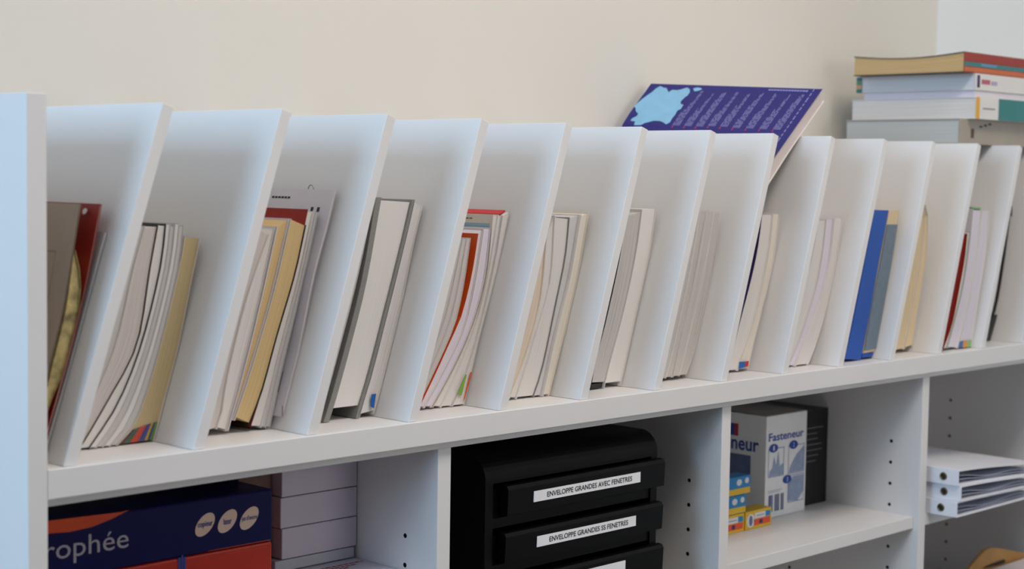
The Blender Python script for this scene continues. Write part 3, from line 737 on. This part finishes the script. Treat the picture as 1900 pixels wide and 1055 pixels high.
# ------------------------------------------------------------------ books lying on the divider tops
ZT = H + .0003
def lying(name, label, x0, yf, wd, ln, z0, t, cov, spine, pg, rot=0, ct=.0008, wavy=0):
    c = (x0, yf, z0); r = root(name, label, 'book', (x0 + ln / 2, yf + wd / 2, z0))
    M = Matrix.Rotation(rot, 3, 'Z')
    def bx(nm, b, m, par=r, nx=1):
        xa, xb, ya, yb, za, zb = b; V = []; U = []; Fc = []
        for k in range(nx + 1):
            f = k / nx; y = ya + (yb - ya) * f
            for x in (xa, xb):
                for z in (za, zb):
                    dz = -wavy * math.sin(math.pi * f) * (z - z0) / t
                    V.append(Vector(c) + M @ (Vector((x, y, z + dz)) - Vector(c))); U.append((z - za, y))
        for k in range(nx):
            a = 4 * k; b_ = a + 4
            for i, j in ((0, 1), (1, 3), (3, 2), (2, 0)): Fc.append([a + i, a + j, b_ + j, b_ + i])
        Fc += [[0, 2, 3, 1], [4 * nx, 4 * nx + 1, 4 * nx + 3, 4 * nx + 2]]
        return mesh(nm, V, Fc, m, par, uvs=U)
    n = 8 if wavy else 1
    bx('back_cover', (x0, x0 + ln, yf + ct, yf + wd, z0, z0 + ct), cov, nx=n)
    bx('front_cover', (x0, x0 + ln, yf + ct, yf + wd, z0 + t - ct, z0 + t), cov, nx=n)
    s = bx('spine', (x0, x0 + ln, yf, yf + ct - .00005, z0, z0 + t), spine)
    bx('pages', (x0 + .0015, x0 + ln - .002, yf + ct, yf + wd - .001, z0 + ct + .00005, z0 + t - ct - .00005), pg, nx=n)
    def band(nm, xa, xb, m, za=0, zb=1, lift=0): return bx(nm, (x0 + xa, x0 + xb, yf - .0004 - lift, yf - .0001 - lift, z0 + t * za, z0 + t * zb), m, s)
    return r, s, band
C_DULL = mat('cover_dull_beige', (168, 160, 148), .5, .04)
C_BROWN = mat('print_brown', (92, 62, 56), .5, .03)
r, s, band = lying('dictionary', 'thick grey-leaved book at the bottom of the lying stack', 1.759, .050, .205, .27, ZT, .0388, C_DULL, C_DULL, pages('leaf_edges_cool', (196, 200, 200), .06), ct=.0016)
band('printed_square', .036, .045, C_BROWN, .25, .62)
for k in range(3): band('printed_mark', .062 + .014 * k, .071 + .014 * k, INK, .68 + .06 * k, .76 + .06 * k)
z1 = ZT + .0390
r, s, band = lying('textbook', 'white book with yellow and teal bands on its spine in the lying stack', 1.782, .036, .224, .28, z1, .0335, C_WHITE, C_WHITE, P_WHITE, rot=.0)
band('yellow_band', .0, .0115, mat('print_yellow', (232, 172, 48), .5, .03)); band('printed_title', .022, .06, C_GREY, .46, .52)
band('teal_band', .072, .16, C_TEAL, 0, 1)
z2 = z1 + .0337
r, s, band = lying('exercise_book', 'thin lavender-white exercise book in the lying stack', 1.788, .042, .20, .26, z2, .0108, C_LAV, C_LAV, P_LAV)
z3 = z2 + .0110
r, s, band = lying('textbook', 'white book with purple mark and red title on its spine in the lying stack', 1.786, .040, .214, .28, z3, .0255, C_WHITE, C_WHITE, pages('leaf_edges_bluish', (220, 222, 228), .05))
band('purple_mark', .005, .013, C_PURPLE, .15, .9)
band('printed_title', .019, .045, mat('print_rose', (190, 96, 120), .5, .03), .38, .66); band('printed_title', .049, .068, mat('print_lilac', (176, 168, 196), .5, .03), .36, .6)
for k, cc in enumerate(((46, 128, 128), (214, 160, 120), (90, 150, 110), (60, 110, 120))):
    box('coloured_stripe', (1.7854, 1.7858, .2445, .2540, z3 + .0255 * k / 4, z3 + .0255 * (k + .95) / 4), mat('stripe_%d' % k, cc, .5, .03), r)
z4 = z3 + .0257
r, s, band = lying('novel', 'tan-leaved paperback with black cover and colourful spine topping the lying stack', 1.757, .044, .198, .25, z4, .0315, C_BLACK, mat('spine_rust', (150, 62, 40), .5, .2, 60), pages('leaf_edges_old', (206, 176, 128), .09, 900), ct=.0012, wavy=.006)
band('teal_band', .0, .25, C_TEAL, .32, .52); band('blue_patch', .05, .1, mat('print_sky_blue', (90, 150, 180), .5, .08, 80), .36, .50, .0005)
band('orange_band', 0, .25, mat('print_orange_brown', (200, 104, 58), .5, .06), .06, .28); band('red_band', 0, .25, mat('print_brick', (156, 46, 36), .5, .12, 80), .56, .92)

# ------------------------------------------------------------------ compartment 1: paper reams, envelopes, carton
RB = mat('wrapper_navy', (6, 8, 76), .28, .05, 30, .2); RO = mat('wrapper_orange', (214, 72, 12), .25, .05); RR = mat('wrapper_red_orange', (196, 36, 8), .25, .05)
RW = mat('wrapper_pale', (226, 196, 178), .4, .02); RT_ = mat('wrapper_lettering', (170, 166, 180), .4, .02)
EX, EZ = (1, 0, 0), (0, 0, 1)
YR = .085; RX0, RX1 = XE + .004, .4735
rh = .0541; rz = [-.0657 - rh * (k + 1) for k in range(5)]
names_ = ['navy blue paper ream printed trophée with three pale ovals, topmost of its pile', 'red-orange paper ream directly under the navy one']
for k in range(5):
    lab = names_[k] if k < 2 else 'navy paper ream, %s from the top of its pile' % ('third', 'fourth', 'fifth')[k - 2]
    r = root('paper_ream', lab, 'paper ream', ((RX0 + RX1) / 2, YR + .1, rz[k]), None if k < 2 else 'reams low in the pile')
    body = box('wrapper', (RX0, RX1, YR, DEP - .009, rz[k] + .0003, rz[k] + rh - .0003), RB if k != 1 else RR, r, .0022, 2)
    if k == 0:
        def P2(px): q = hit(px, 1, YR); return (q.x - RX0, q.z - rz[0])
        O_ = (RX0, YR, rz[0])
        # orange swoosh along the upper left
        sw = [(.0, .0375)] + [P2(q) for q in ((92, 989), (130, 986), (170, 977), (205, 963), (240, 945))] + [P2((225, 949)), P2((150, 958)), P2((92, 965)), (.0, .0505)]
        flat('orange_swoosh', O_, EX, EZ, sw, RO, body, .0005)
        a = P2((238, 1015)); wd = a[0] - P2((103, 1034))[0]
        text('brand_lettering', 'trophée', Vector(O_) + Vector((a[0], 0, P2((170, 1037))[1] - .0005)), EX, EZ, wd * 1.31, .0245, RT_, body, .0006, 'R')
        for (px, tw), sx, hh in zip((((380, 972.6), 'copieur'), ((421.6, 966), 'laser'), ((462, 960.5), "jet d'encre")), (.0175, .0095, .0185), (.0072, .0062, .0062)):
            c_ = P2(px)
            ov = flat('pale_oval', O_, EX, EZ, ell(c_[0], c_[1], .0136, .0086, .75), RW, body, .0005)
            text('oval_lettering', tw, Vector(O_) + Vector((c_[0] - sx / 2, 0, c_[1] - hh * .5)), EX, EZ, sx, hh, INKB, ov, .0010, bold=.012)
        box('orange_end', (RX1 - .0009, RX1 + .0006, YR + .004, DEP - .02, rz[0] + .006, rz[0] + .030), RO, body)
    if k == 1:
        q = hit((338, 1050), 1, YR)
        flats('printed_emblem', (q.x, YR, q.z), EX, EZ, [rect(-.005, -.0018, -.03, .009), rect(-.0012, .001, -.03, .011), rect(.0016, .004, -.03, .009)], INKB, body, .0005)
        flats('printed_line', (q.x + .03, YR, q.z), EX, EZ, [rect(.0, .075, .010, .0106), rect(.02, .07, .004, .0046)], RO, body, .0005)
EN = mat('envelope_paper', (214, 208, 224), .7, .02); CARD = mat('kraft_cardboard', (116, 92, 82), .8, .06, 120)
YE = .140
lv = [-.0345, -.0575, -.0912, -.1246, -.1583]
def envelope_pack(label, xa, xb, z0, z1, sag, m=EN):
    r = root('envelope_pack', label, 'envelopes', ((xa + xb) / 2, YE + .075, z0), None)
    n = 10; tops = []; 
    def prof(z, s): return [(xa + (xb - xa) * i / n, z + s * math.sin(math.pi * i / n)) for i in range(n + 1)]
    pr = prof(z0 + .0004, -sag * 0) + prof(z1 - .0004, 0)[::-1]
    prism_y('paper_block', pr, YE, DEP - .012, m, r, .0012)
    return r
lb = ['topmost white envelope pack of the pile, right under the worktop', 'white envelope pack second from the top beside the reams', 'white envelope pack third from the top beside the reams']
for k, (za, zb, dx) in enumerate(((lv[2], -.0585, 0), (lv[3], lv[2], -.0015), (lv[4], lv[3], .0005))):
    envelope_pack(lb[k], .5275 + dx, .6315, za, zb, .0)
envelope_pack('thin greyish envelope pack at the foot of the envelope pile', .519, .6285, -.1708, lv[4], 0, mat('envelope_grey', (196, 200, 212), .7, .02))
box_l = tag(box('cardboard_carton', (.482, .5245, .155, DEP - .012, -.1705, -.046), CARD, None, .001), 'brown cardboard carton standing between reams and envelope packs', 'box')
ct_ = root('paper_carton', 'white carton with red print on its lid beneath the envelope packs', 'box', (.556, .15, CZ[0]))
cbx = box('body', (.481, .6315, .03, DEP - .012, CZ[0] + .0003, -.1716), mat('carton_white', (214, 212, 224), .6, .02), ct_, .0012)
PR = mat('print_red', (176, 34, 52), .6, .04)
for k in range(3):
    segs = []; x_ = .0
    while x_ < .062 - .012 * k:
        l_ = random.uniform(.004, .008); segs.append(rect(x_, x_ + l_, -.0065 * k, -.0065 * k + .0028)); x_ += l_ + .0016
    flats('printed_line', (.566 - .004 * k, .122, -.1716), (1, 0, 0), (0, 1, 0), segs, PR, cbx, .0003)
flats('printed_emblem', (.550, .114, -.1716), (1, 0, 0), (0, 1, 0), [ell(0, 0, .007, .006), ], PR, cbx, .0003)

# ------------------------------------------------------------------ compartment 2: black drawer unit
BK = mat('black_plastic', (4, 4, 5), .45, .1, 200, .14, .08, 700); BK2 = mat('black_plastic_inside', (2, 2, 3), .6, .1, 30, .1)
LABEL = mat('label_tape', (244, 246, 252), .5, .02)
dx0, dx1, dy, dz1, dz0 = .7265, 1.024, .034, -.0570, CZ[1]
du = root('drawer_unit', 'black plastic drawer unit with white label strips', 'drawers', ((dx0 + dx1) / 2, .16, dz0))
arc = [(dy + .026 - .026 * math.cos(t), dz1 - .026 + .026 * math.sin(t)) for t in [math.pi / 2 * k / 8 for k in range(9)]]
shell = [(dy, dz0 + .0003)] + arc + [(DEP - .012, dz1), (DEP - .012, dz0 + .0003)]
for xa, xb in ((dx0, dx0 + .012), (dx1 - .012, dx1)): prism_x('side_panel', shell, xa, xb, BK, du)
prism_x('top_panel', [(dy, dz1 - .030)] + arc + [(DEP - .012, dz1), (DEP - .012, dz1 - .03)], dx0 + .0121, dx1 - .0121, BK, du)
box('back_panel', (dx0 + .0121, dx1 - .0121, DEP - .016, DEP - .0125, dz0 + .001, dz1 - .031), BK2, du)
dp = .0530
LAB = ['ENVELOPPE GRANDES AVEC FENETRES', 'ENVELOPPE GRANDES SS FENETRES', None, None]
for k in range(4):
    zt = -.0905 - dp * k
    d_ = box('drawer', (dx0 + .0135, dx1 - .0135, dy + .006, DEP - .02, zt - .046, zt - .004), BK2, du, .001)
    lipx0 = dx0 + .026 - .003 * k
    prf = [(dy - .001, zt - .0345), (dy - .009, zt - .033), (dy - .0105, zt - .004), (dy - .008, zt), (dy - .001, zt + .0005), (dy + .0055, zt - .004), (dy + .0055, zt - .034)]
    lip = prism_x('drawer_front', prf, lipx0, dx1 + .003 - .0025 * (k % 2), BK, d_)
    box('rail', (dx0 + .0125, dx1 - .0125, dy + .002, dy + .0055, zt - .0475, zt - .0365), BK, du)
    if k < 3:
        yl = dy - .0095
        if k == 0: q0, q1_ = hit((989.6, 921), 1, yl), hit((1187, 884), 1, yl)
        elif k == 1: q0, q1_ = hit((995.5, 1004), 1, yl), hit((1178.5, 965.3), 1, yl)
        else: q0, q1_ = hit((985, 1087), 1, yl), hit((1159, 1051), 1, yl)
        zc = (q0.z + q1_.z) / 2; hh = .0062
        lbx = prism_x('label_strip', [(yl - .0012, zc - hh), (yl - .0012, zc + hh), (yl - .0005, zc + hh), (yl - .0001, zc - hh)], q0.x, q1_.x, LABEL, d_)
        if LAB[k]:
            w_ = (q1_.x - q0.x); text('label_lettering', LAB[k], (q0.x + w_ * .115, yl - .0012, zc - .0028), EX, EZ, w_ * .80, .0060, INK, d_, .0003, bold=.012)

# ------------------------------------------------------------------ compartment 3: boxes
BW = mat('carton_gloss_white', (238, 240, 244), .45, .02); BLU = mat('print_blue', (28, 66, 160), .5, .03); PHO = mat('print_photo_grey_blue', (92, 108, 148), .5, .15, 60)
PIC = mat('print_pale_blue_grey', (150, 168, 200), .5, .15, 90)
bx0, bx1, by0, by1, bz0, bz1 = 1.4195, 1.5225, .154, .288, SH + .0003, -.0905
fb = root('carton', 'white carton lettered Fasteneur with three numbered blue pictures', 'box', ((bx0 + bx1) / 2, .22, SH))
body = box('body', (bx0, bx1, by0, by1, bz0, bz1), BW, fb, .0008)
mesh('lid_flap', [(bx0 + .002, by0 + .001, bz1 + .0004), (bx1 - .001, by0 + .001, bz1 + .0004), (bx1 - .001, by1 - .02, bz1 + .0025), (bx0 + .002, by1 - .02, bz1 + .0025), (bx0 + .002, by0 + .001, bz1 + .0009), (bx1 - .001, by0 + .001, bz1 + .0009), (bx1 - .001, by1 - .02, bz1 + .003), (bx0 + .002, by1 - .02, bz1 + .003)],
     [[3, 2, 1, 0], [4, 5, 6, 7], [0, 1, 5, 4], [1, 2, 6, 5], [2, 3, 7, 6], [3, 0, 4, 7]], mat('carton_flap_grey', (150, 146, 142), .7, .03), body)
Wb, Hb = bx1 - bx0, bz1 - bz0
O_ = (bx0, by0, bz0)
def fr(u, v): return (u * Wb, v * Hb)
text('lettering', 'Fasteneur', Vector(O_) + Vector((.06 * Wb, 0, .752 * Hb)), EX, EZ, .86 * Wb, .080 * Hb, BLU, body, .0004, bold=.018)
for n_, (uc, vc), (u0, u1, v0, v1) in ((1, (.18, .683), (.06, .44, .40, .68)), (2, (.67, .683), (.55, .95, .40, .68)), (3, (.53, .352), (.56, .95, .115, .385))):
    flats('picture_frame', O_, EX, EZ, [rect(u0 * Wb, u1 * Wb, v0 * Hb, v0 * Hb + .0008), rect(u0 * Wb, u1 * Wb, v1 * Hb - .0008, v1 * Hb), rect(u1 * Wb - .0008, u1 * Wb, v0 * Hb, v1 * Hb), rect(u0 * Wb, u0 * Wb + .0008, v0 * Hb, v1 * Hb)], BLU, body, .0003)
    if n_ == 1: sh = [fr(.09, .41), fr(.43, .41), fr(.43, .52), fr(.34, .50), fr(.30, .64), fr(.25, .5), fr(.2, .60), fr(.16, .49), fr(.1, .46)]
    elif n_ == 2: sh = [fr(.57, .41), fr(.94, .41), fr(.94, .66), fr(.75, .58), fr(.6, .47)]
    else: sh = [fr(.57, .13), fr(.80, .12), fr(.94, .2), fr(.94, .37), fr(.68, .37), fr(.57, .30)]
    flat('picture', O_, EX, EZ, sh, PIC, body, .0004)
    dsc = flat('number_disc', O_, EX, EZ, ell(uc * Wb, vc * Hb, .105 * Wb, .042 * Hb), BLU, body, .0007)
    text('number', str(n_), Vector(O_) + Vector((uc * Wb - .0015, 0, vc * Hb - .0034)), EX, EZ, .003, .0068, BW, dsc, .0010)
flats('barcode', O_, EX, EZ, [rect((.09 + .037 * k) * Wb, (.09 + .037 * k + (.026 if k % 3 else .034)) * Wb, .06 * Hb, .225 * Hb) for k in range(10) if k not in (3, 7)], PHO, body, .0004)
flats('printed_line', O_, EX, EZ, [rect(.07 * Wb, .42 * Wb, .262 * Hb, .268 * Hb), rect(.07 * Wb, .36 * Wb, .247 * Hb, .252 * Hb)], PIC, body, .0004)
# left face: read from the back towards the front
LX, LZ = (0, -1, 0), (0, 0, 1)
def L2(px): q = hit(px, 0, bx0); return (by1 - q.y, q.z - bz0)
OL = (bx0, by1, bz0)
a = L2((1408, 839)); b = L2((1357, 831))
text('lettering', 'Fasteneur', Vector((bx0, by1 - a[0], bz0 + a[1] - .0005)), LX, LZ, (a[0] - b[0]) * 2.12, .0215, BLU, body, .0004, 'R', bold=.02)
p0, p1 = L2((1393, 845)), L2((1391, 914))
flat('printed_photo', OL, LX, LZ, [(max(.012, p0[0] - .07), p1[1]), (p0[0], p1[1]), (p0[0], p0[1]), (max(.012, p0[0] - .07), p0[1])], PHO, body, .0003)
q = L2((1370, 798))
flat('logo_red', OL, LX, LZ, rect(q[0] - .007, q[0], q[1] - .008, q[1] + .010), PR, body, .0003)
flat('logo_blue', OL, LX, LZ, rect(q[0] - .03, q[0] - .0072, q[1] - .008, q[1] + .010), BLU, body, .0003)
kb = root('carton', 'black carton with faint grey text lines, beside the white lettered carton', 'box', (1.566, .23, SH))
bbx = box('body', (1.5245, 1.6060, .172, .290, SH + .0003, -.0955), mat('carton_black', (20, 21, 24), .35, .08), kb, .0008)
flats('printed_line', (1.5245, .172, SH), EX, EZ, [rect(.022, .022 + l_, .118 - .0085 * i, .1196 - .0085 * i) for i, l_ in enumerate((.046, .030, .032, .042, .044, .034, .028))], mat('print_dim_grey', (110, 114, 120), .5, .03), bbx, .0003)
SY = mat('packet_yellow', (226, 184, 30), .45, .04); SB = mat('packet_blue', (20, 128, 190), .45, .06); SR = mat('packet_orange_red', (222, 84, 50), .45, .05); SW = mat('packet_white', (224, 226, 232), .45, .03)
def small_box(label, xa, z0, style, grp=None):
    xb = xa + .0625; ya = .1275 if z0 < SH + .01 else .128; h_ = .0262; yb = ya + .026
    r = root('pin_packet', label, 'box', ((xa + xb) / 2, ya + .013, z0), grp)
    if style == 0:
        bd = box('body', (xa, xb, ya, yb, z0 + .0003, z0 + h_), SY, r, .0006); O3 = (xa, ya, z0)
        flat('white_panel', O3, EX, EZ, rect(.022, .0475, .0145, .0225), SW, bd); flat('blue_panel', O3, EX, EZ, rect(.048, .0595, .0145, .0225), SB, bd)
        flat('red_panel', O3, EX, EZ, rect(.020, .0595, .0045, .0135), SR, bd); em = flat('emblem', O3, EX, EZ, ell(.0125, .0125, .0095, .0095), SW, bd)
        flat('emblem_mark', O3, EX, EZ, ell(.0125, .0125, .004, .0075), PHO, em, .0006); flat('dark_mark', O3, EX, EZ, rect(.033, .0405, .006, .012), C_PURPLE, bd, .0005)
        flats('text_line', O3, EX, EZ, [rect(.026, .045, .0178, .0188)], PHO, bd, .0005)
    else:
        bd = box('body', (xa, xb, ya, yb, z0 + .0003, z0 + h_), SB, r, .0006); O3 = (xa, ya, z0)
        flat('yellow_band', O3, EX, EZ, rect(.001, .0615, .001, .0095), SY, bd); flat('white_patch', O3, EX, EZ, ell(.036, .018, .006, .0045), SW, bd); flat('white_patch', O3, EX, EZ, ell(.054, .019, .0045, .004), SW, bd)
    return r
small_box('yellow pin packet standing clear in front of the white lettered carton', 1.3372, SH, 0)
small_box('yellow pin packet under the two blue packets', 1.2720, SH, 0)
small_box('blue and yellow packet in the middle of the packet pile', 1.2755, SH + .0265, 1)
small_box('blue and yellow packet on top of the packet pile', 1.2850, SH + .0530, 1)

# ------------------------------------------------------------------ compartment 4: binders, tan holder
BI = mat('binder_white', (240, 243, 252), .35, .02); BIN = mat('binder_inside', (196, 204, 224), .4, .03); BRASS = mat('eyelet_metal', (120, 112, 78), .35, .1, 30, .5, metal=1)
pos = ['lowest of the three stacked white ring binders', 'middle one of the three stacked white ring binders', 'topmost of the three stacked white ring binders']
bh = .0236; sx0 = 1.6468
for k in range(3):
    z0 = SH + .0004 + k * (bh + .0002); dxk = (-.0005, .0045, -.001)[k]; ya, yb = -.031 + (.001, -.002, 0)[k], .284
    xs = sx0 + dxk; r = root('ring_binder', pos[k], 'binder', (xs + .12, .13, z0))
    prism_y('spine', [(xs, z0), (xs + .0022, z0), (xs + .0022, z0 + bh), (xs, z0 + bh)], ya, yb, BI, r, .0004)
    L_ = .25; n = 14
    def top(f): return z0 + bh - .0022 - (.0035 * (k + 1)) * (f ** 1.3) * 1.6
    def bot(f): return z0 + (.0 if k == 0 else -.0035 * k * 1.6 * f ** 1.3)
    def low(f):
        # the lower cover lies on what is beneath and bulges
        return bot(f)
    up = [(xs + .0024 + L_ * i / n, top(i / n)) for i in range(n + 1)]
    prism_y('top_cover', up + [(x_, z_ + .0020) for x_, z_ in up[::-1]], ya, yb, BI, r)
    lo = [(xs + .0024 + L_ * i / n, low(i / n) + .0002) for i in range(n + 1)]
    prism_y('bottom_cover', lo + [(x_, z_ + .0018) for x_, z_ in lo[::-1]], ya, yb, BI, r)
    # a few loose leaves sagging between the covers
    for j in range(2):
        fz = [.32, .66][j]
        lf = [(xs + .012 + (L_ - .03) * i / n, low(i / n) + .0024 + (top(i / n) - low(i / n) - .005) * (fz * (1 - .55 * math.sin(math.pi * min(1, i / n * 1.25)) ** 2)) ) for i in range(n + 1)]
        prism_y('leaf', lf + [(x_, z_ + .0005) for x_, z_ in lf[::-1]], ya + .004, yb - .004, BIN, r)
    ey = hit((1500 + (668, 673, 660)[2 - k] / 2.67 if False else (1747, 1752, 1750)[k], 900), 0, xs).y
    cz_ = z0 + bh / 2
    rg = torus('eyelet', (xs - .0002, ey, cz_), .0048, .0013, BRASS, r, 'X', 20, 8)
    flat('eyelet_hole', (xs, ey, cz_), (0, -1, 0), (0, 0, 1), ell(0, 0, .0045, .0045), C_BLACK, rg, .0003)
# tan holder on the lower shelf
Z5 = -.440
tr = root('desk_tray', 'tan wooden desk tray with rounded back board on the lower shelf', 'tray', (2.0, .12, Z5))
WOOD = mat('tan_wood', (190, 142, 78), .5, .12, 25)
yT = .075
out = [hit(q, 1, yT) for q in ((1786, 1085), (1798, 1056), (1806, 1045), (1818, 1032), (1830, 1019), (1838, 1015.5), (1850, 1016), (1870, 1019), (1900, 1025))]
pf = [(q.x, q.z) for q in out]; xR = min(2.090, pf[-1][0]); pf = [(min(x_, xR), z_) for x_, z_ in pf]
prism_y('back_board', [(pf[0][0], Z5 + .0003)] + pf + [(xR, Z5 + .0003)], yT, yT + .006, WOOD, tr, .0008)
box('base', (pf[0][0] + .002, xR, .022, yT - .0002, Z5 + .0003, Z5 + .006), WOOD, tr, .0008)
# papers and a pen in it
a = hit((1866, 1043), 1, yT - .004); 
pz = hit((1880, 1048), 1, .045).z
bl = tag(box('paper_block', (pf[0][0] + .03, xR - .003, .026, yT - .006, Z5 + .0064, pz - .006), mat('paper_block_white', (226, 222, 224), .7, .03), None, .0006), 'white paper block lying in the tan desk tray', 'paper')
pn = root('pen', 'black pen lying across the paper block in the tan tray', 'pen', (1.93, .05, pz - .005))
pa, pb_ = hit((1806, 1056), 2, pz - .0022), hit((1862, 1040), 2, pz - .0022)
dr = (pb_ - pa).normalized()
def tube(name, a, b, r0, r1, m, parent, n=14):
    d = (b - a).normalized(); s_ = d.cross(Vector((0, 0, 1))).normalized(); u_ = s_.cross(d); V = []
    for c_, rr in ((a, r0), (b, r1)):
        for i in range(n): V.append(c_ + s_ * rr * math.cos(2 * math.pi * i / n) + u_ * rr * math.sin(2 * math.pi * i / n))
    return mesh(name, V, [list(range(n)), list(range(2 * n - 1, n - 1, -1))] + [[i, (i + 1) % n, n + (i + 1) % n, n + i] for i in range(n)], m, parent)
pa2 = pb_ - dr * .13
tube('barrel', pa2, pb_ - dr * .03, .0036, .0036, C_BLACK, pn); tube('cap', pb_ - dr * .0299, pb_, .0038, .0034, C_BLACK, pn)
